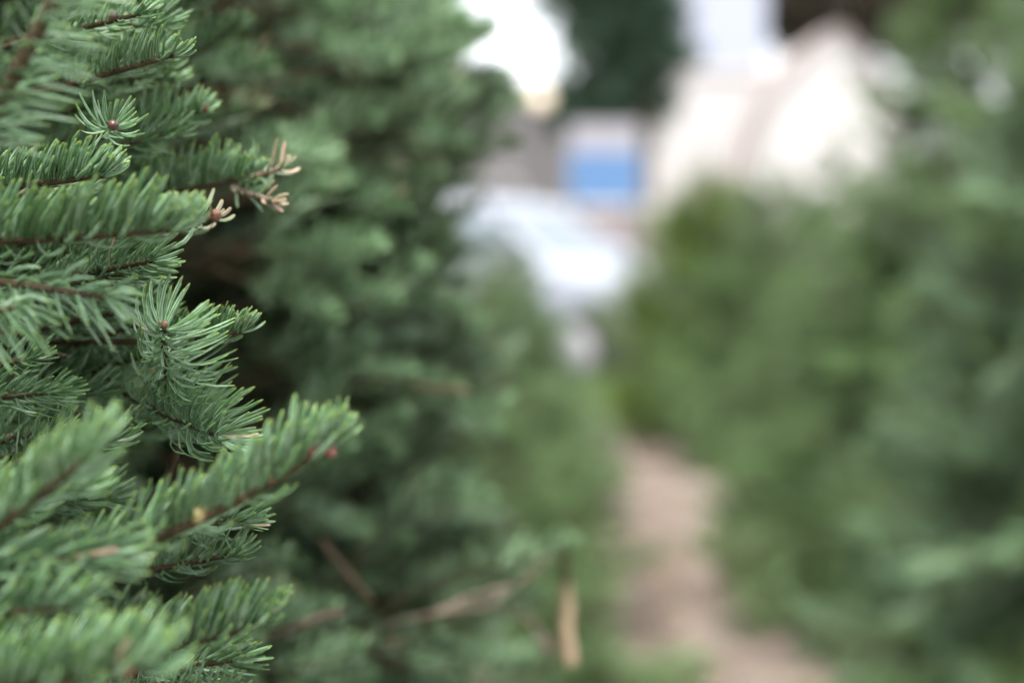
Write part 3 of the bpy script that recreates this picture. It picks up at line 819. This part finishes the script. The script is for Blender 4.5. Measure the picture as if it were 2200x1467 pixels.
# short twig with a pink bud and one hanging needle
sh_ = hero((300, 500, .61), (462, 466, .58), 214, L=.016, lift=1.3, per_cm=6, fwd=.0, ang=(80, 60), buds=[(.95, (.2, -.3, .3), .006, .0026, R_)], dead=.5, tuft=.06)
_p = at(418, 482, .58); _q = at(394, 578, .578)
obj_np('needle', sh_, *needle_verts((_p - T1)[None], nrm(_q - _p)[None], nrm(_q - _p + np.array([-.2, 0, 0.0]))[None], np.array([[.2, -1.0, 0]]), np.array([np.linalg.norm(_q - _p)]), np.array([.0019]), np.array([.9]), np.array([.1]), PROF_HI)[:2], mats=(M_NOBLE,), attr=needle_verts((_p - T1)[None], nrm(_q - _p)[None], nrm(_q - _p)[None], np.array([[.2, -1.0, 0]]), np.array([.02]), np.array([.0019]), np.array([.9]), np.array([.1]), PROF_HI)[2])
# layers between
hero((-60, 640, .60), (300, 585, .57), 216, L=.024, W=.0015, lift=.2, per_cm=13, fwd=.5, up=(.2, -.2, .6))
hero((120, 600, .60), (330, 560, .553), 217, L=.021, W=.0014, lift=.5, per_cm=13, fwd=.5, up=(.5, -.1, .5))
hero((-40, 600, .51), (235, 640, .50), 218, L=.022, W=.0019, lift=-.55, per_cm=9, fwd=.4, under=1.2, ang=(60, 35), up=(.1, -.2, 1))
hero((-120, 690, .50), (40, 660, .49), 219, L=.025, W=.0019, lift=-1.0, per_cm=12, fwd=.3, under=1.2)
# the spiral shoot in focus, pointing at the lens
hero((372, 860, .585), (351, 704, .548), 220, bow=(-.002, .0, .002), L=.030, W=.00165, keep=.5, lift=1.0, per_cm=20, fwd=-.05, ang=(98, 60), up=(.7, -.1, .7), under=1.0, side=1.0, tuft=.3, start=.12, single=True, r0=.0024, r1=.0016, buds=[(1, (.3, 0, .2), .003, .0015, R_), (1, (-.5, 0, .3), .003, .0014, K_)])
hero((300, 735, .60), (520, 712, .572), 221, comb=True, bow=(0, 0, -.004), L=.0165, W=.0018, lift=1.3, per_cm=24, fwd=.35, up=(.15, 0, 1))
hero((100, 760, .64), (330, 690, .60), 222, L=.024, W=.0014, lift=.3, per_cm=13, fwd=.5, up=(.5, 0, .6))
# arching shoot below it
hero((230, 820, .62), (470, 935, .563), 223, bow=(.0, 0, -.004), L=.030, W=.0016, lift=1.5, per_cm=20, fwd=.1, up=(.9, 0, .6), ang=(75, 50), r0=.0026, start=.3)
hero((250, 930, .66), (430, 870, .63), 224, L=.022, W=.0015, lift=.8, per_cm=12, up=(.4, 0, .8))
# shoot at the frame's edge
hero((-80, 860, .56), (112, 842, .54), 225, L=.020, W=.0014, lift=.5, per_cm=16, fwd=.8, up=(.5, 0, .5), ang=(50, 30), tuft=.4)
hero((-80, 800, .58), (60, 770, .57), 226, L=.020, W=.0014, lift=.6, per_cm=13, fwd=.4)
# long bough tip with red buds
hero((240, 1185, .492), (708, 952, .476), 227, bow=(.004, 0, -.006), comb=True, L=.0245, W=.0022, lift=1.5, per_cm=18, fwd=.2, up=(.25, -.05, 1), ang=(64, 30), under=.55, tuft=.45, r0=.0030, r1=.0017, single=True,
     buds=[(.90, (-.2, -.7, .75), .0065, .0024, R_), (.97, (.0, -.6, -.9), .006, .0024, R_), (.36, (.3, -.6, .8), .0075, .0026, B_)])
hero((-140, 1330, .50), (250, 1182, .492), 228, comb=True, L=.023, W=.0021, lift=1.2, per_cm=15, fwd=.4, up=(.3, 0, 1), limb=True)
hero((330, 1130, .60), (520, 1120, .575), 229, L=.021, W=.0014, lift=.4, per_cm=13, up=(.3, 0, .6))
# soft shoots closer than the focus
hero((-100, 1185, .455), (215, 955, .445), 230, bow=(0, 0, -.004), comb=True, L=.0215, W=.0021, lift=1.2, per_cm=19, fwd=.35, up=(.3, -.1, 1), tuft=.5, r0=.003, buds=[(1, (-.2, -.2, .6), .006, .0024, B_)])
hero((-160, 1230, .46), (240, 1195, .462), 231, L=.024, W=.002, lift=.25, per_cm=17, fwd=.9, up=(.5, -.2, .3), ang=(45, 25))
hero((-140, 1100, .50), (160, 1050, .48), 239, L=.024, W=.0019, lift=.8, per_cm=15, fwd=.5)
hero((120, 1430, .52), (575, 1335, .498), 232, bow=(.002, 0, -.004), comb=True, L=.0225, W=.0021, lift=1.5, per_cm=25, fwd=.3, up=(.25, -.05, 1), ang=(62, 28), tuft=.4)
hero((-160, 1490, .44), (330, 1428, .428), 233, bow=(0, 0, -.002), comb=True, L=.0245, W=.0023, lift=1.5, per_cm=23, fwd=.25, up=(.2, -.05, 1), ang=(65, 30), tuft=.4, buds=[(.86, (0, -.8, .2), .0065, .0026, R_)])
hero((-160, 1340, .46), (150, 1300, .45), 240, comb=True, L=.022, W=.0021, lift=1.0, per_cm=15, fwd=.4, up=(.3, 0, 1))
hero((250, 1455, .56), (515, 1415, .535), 234, L=.020, W=.0016, lift=.4, per_cm=15, fwd=.8, up=(.5, 0, .4))
hero((300, 1230, .60), (500, 1190, .575), 235, L=.020, W=.0015, lift=.9, per_cm=14, fwd=.4)
hero((150, 1540, .56), (470, 1500, .53), 236, L=.022, W=.0017, lift=1.2, per_cm=15, fwd=.4)
hero((20, 1000, .58), (240, 945, .565), 237, L=.022, W=.0015, lift=.8, per_cm=13, fwd=.4)
hero((-60, 960, .60), (110, 925, .58), 238, L=.022, W=.0015, lift=.8, per_cm=13, fwd=.4)

# further shoots filling the crown just behind the focus
_r = np.random.default_rng(77)
for i in range(46):
    py = -40 + 1540 * (i + _r.random()) / 46
    d = _r.uniform(.585, .68)
    tip = _r.uniform(60, min(380, np.interp(py, *sil1) - 60))
    ln = _r.uniform(200, 330)
    hero((tip - ln, py + _r.uniform(-10, 90), d + .03), (tip, py, d), 300 + i, L=_r.uniform(.022, .027), W=.0016, lift=_r.uniform(.4, 1.2), per_cm=13, fwd=.3, up=(_r.uniform(.1, .6), 0, .8), mat=M_NOBLE, prof=PROF_MID)

# outer shoots of the second fir
for i in range(120):
    py = -60 + 1580 * (i + _r.random()) / 120
    lim = np.interp(py, *sil2) - 48
    px = _r.uniform(660 if 430 < py < 1050 else 500, lim)
    f = (px - 480) / 650.0
    d = _r.uniform(.72, .92) + .38 * f
    ln = _r.uniform(90, 190)
    a = _r.uniform(-.5, .9)
    hero((px - ln * math.cos(a), py + ln * math.sin(a), d + _r.uniform(.0, .08)), (px, py, d), 500 + i, tree=t2, prof=PROF_MID, L=_r.uniform(.022, .027), W=.0019, lift=_r.uniform(.5, 1.3), per_cm=13, fwd=.3, up=(_r.uniform(-.1, .4), -.2, .9), mat=M_NOBLE2, dead=.25 if _r.random() < .12 else 0.0)

for i in range(26):
    py = 40 + 210 * _r.random()
    px = np.interp(py, *sil2) - _r.uniform(30, 190)
    d = _r.uniform(1.15, 1.5); ln = _r.uniform(90, 170); a = _r.uniform(-.1, .7)
    hero((px - ln * math.cos(a), py + ln * math.sin(a), d + .03), (px, py, d), 800 + i, tree=t2, prof=PROF_LO, L=.025, W=.0021, lift=_r.uniform(.6, 1.2), per_cm=13, fwd=.3, mat=M_NOBLE2)

# bare twigs low in the second fir and the snapped stub
def bare_twig(pts, r0, r1, parent, base, mat, name='bare_twig', label=None):
    P = np.array([at(*p) for p in pts]) - np.array(base)
    s = np.linspace(0, len(P) - 1, 16)
    Q = np.stack([np.interp(s, np.arange(len(P)), P[:, k]) for k in range(3)], 1)
    Q[1:-1] += np.random.default_rng(int(pts[0][0])).normal(0, .0004, (14, 3))
    V, F = tube(Q, np.linspace(r0, r1, 16), 7)
    o = obj_np(name, parent, V, F, mats=(mat,))
    if label: o['label'] = label
    return o
b2 = np.array(t2.location)
e2_ = project(b2 + np.array([0, 0, .95]))
tr = (float(e2_[0]), float(e2_[1]), float(e2_[2]))
bare_twig([(500, 1400, .92), (640, 1345, .86), (735, 1312, .84)], .0028, .0022, t2, b2, M_DEADTWIG, label='bare pinkish-grey twig')
bare_twig([(640, 1420, 1.05), (840, 1342, .98), (935, 1318, .96), (1020, 1275, .98), (1100, 1262, 1.0)], .0022, .0012, t2, b2, M_DEADTWIG)
bare_twig([(935, 1318, .96), (1050, 1300, .97), (1130, 1240, 1.08), (1215, 1170, 1.08)], .0012, .0012, t2, b2, M_DEADTWIG)
bare_twig([(1215, 1170, 1.0), (1212, 1215, 1.1), (1216, 1250, 1.12)], .002, .0036, t2, b2, M_TWIG)
bare_twig([(1216, 1250, 1.12), (1220, 1300, 1.12), (1217, 1360, 1.115), (1226, 1425, 1.11)], .004, .0058, t2, b2, M_WOOD, 'broken_stub', 'snapped stub of fresh tan wood')
bare_twig([(1050, 1300, .97), (1120, 1320, 1.15), (1160, 1360, 1.2), (1180, 1400, 1.2)], .001, .004, t2, b2, M_DEADTWIG)
for _i, (_a, _b) in enumerate((((1040, 1230, 1.04), (1215, 1165, 1.0)), ((1000, 1330, 1.05), (1150, 1290, 1.02)), ((760, 1400, .98), (930, 1370, .94)), ((600, 1450, .9), (760, 1400, .86)), ((980, 1430, 1.05), (1130, 1420, 1.0)), ((860, 1290, 1.0), (1010, 1210, .98)))):
    hero(_a, _b, 700 + _i, tree=t2, prof=PROF_MID, L=.024, W=.0019, lift=.9, per_cm=10, mat=M_NOBLE2)
bare_twig([(640, 830, 1.1), (800, 815, 1.0), (1015, 845, .98)], .003, .0022, t2, b2, M_TWIG)
bare_twig([(690, 1160, .9), (740, 1225, .9), (800, 1290, .9)], .0022, .0016, t2, b2, M_TWIG)
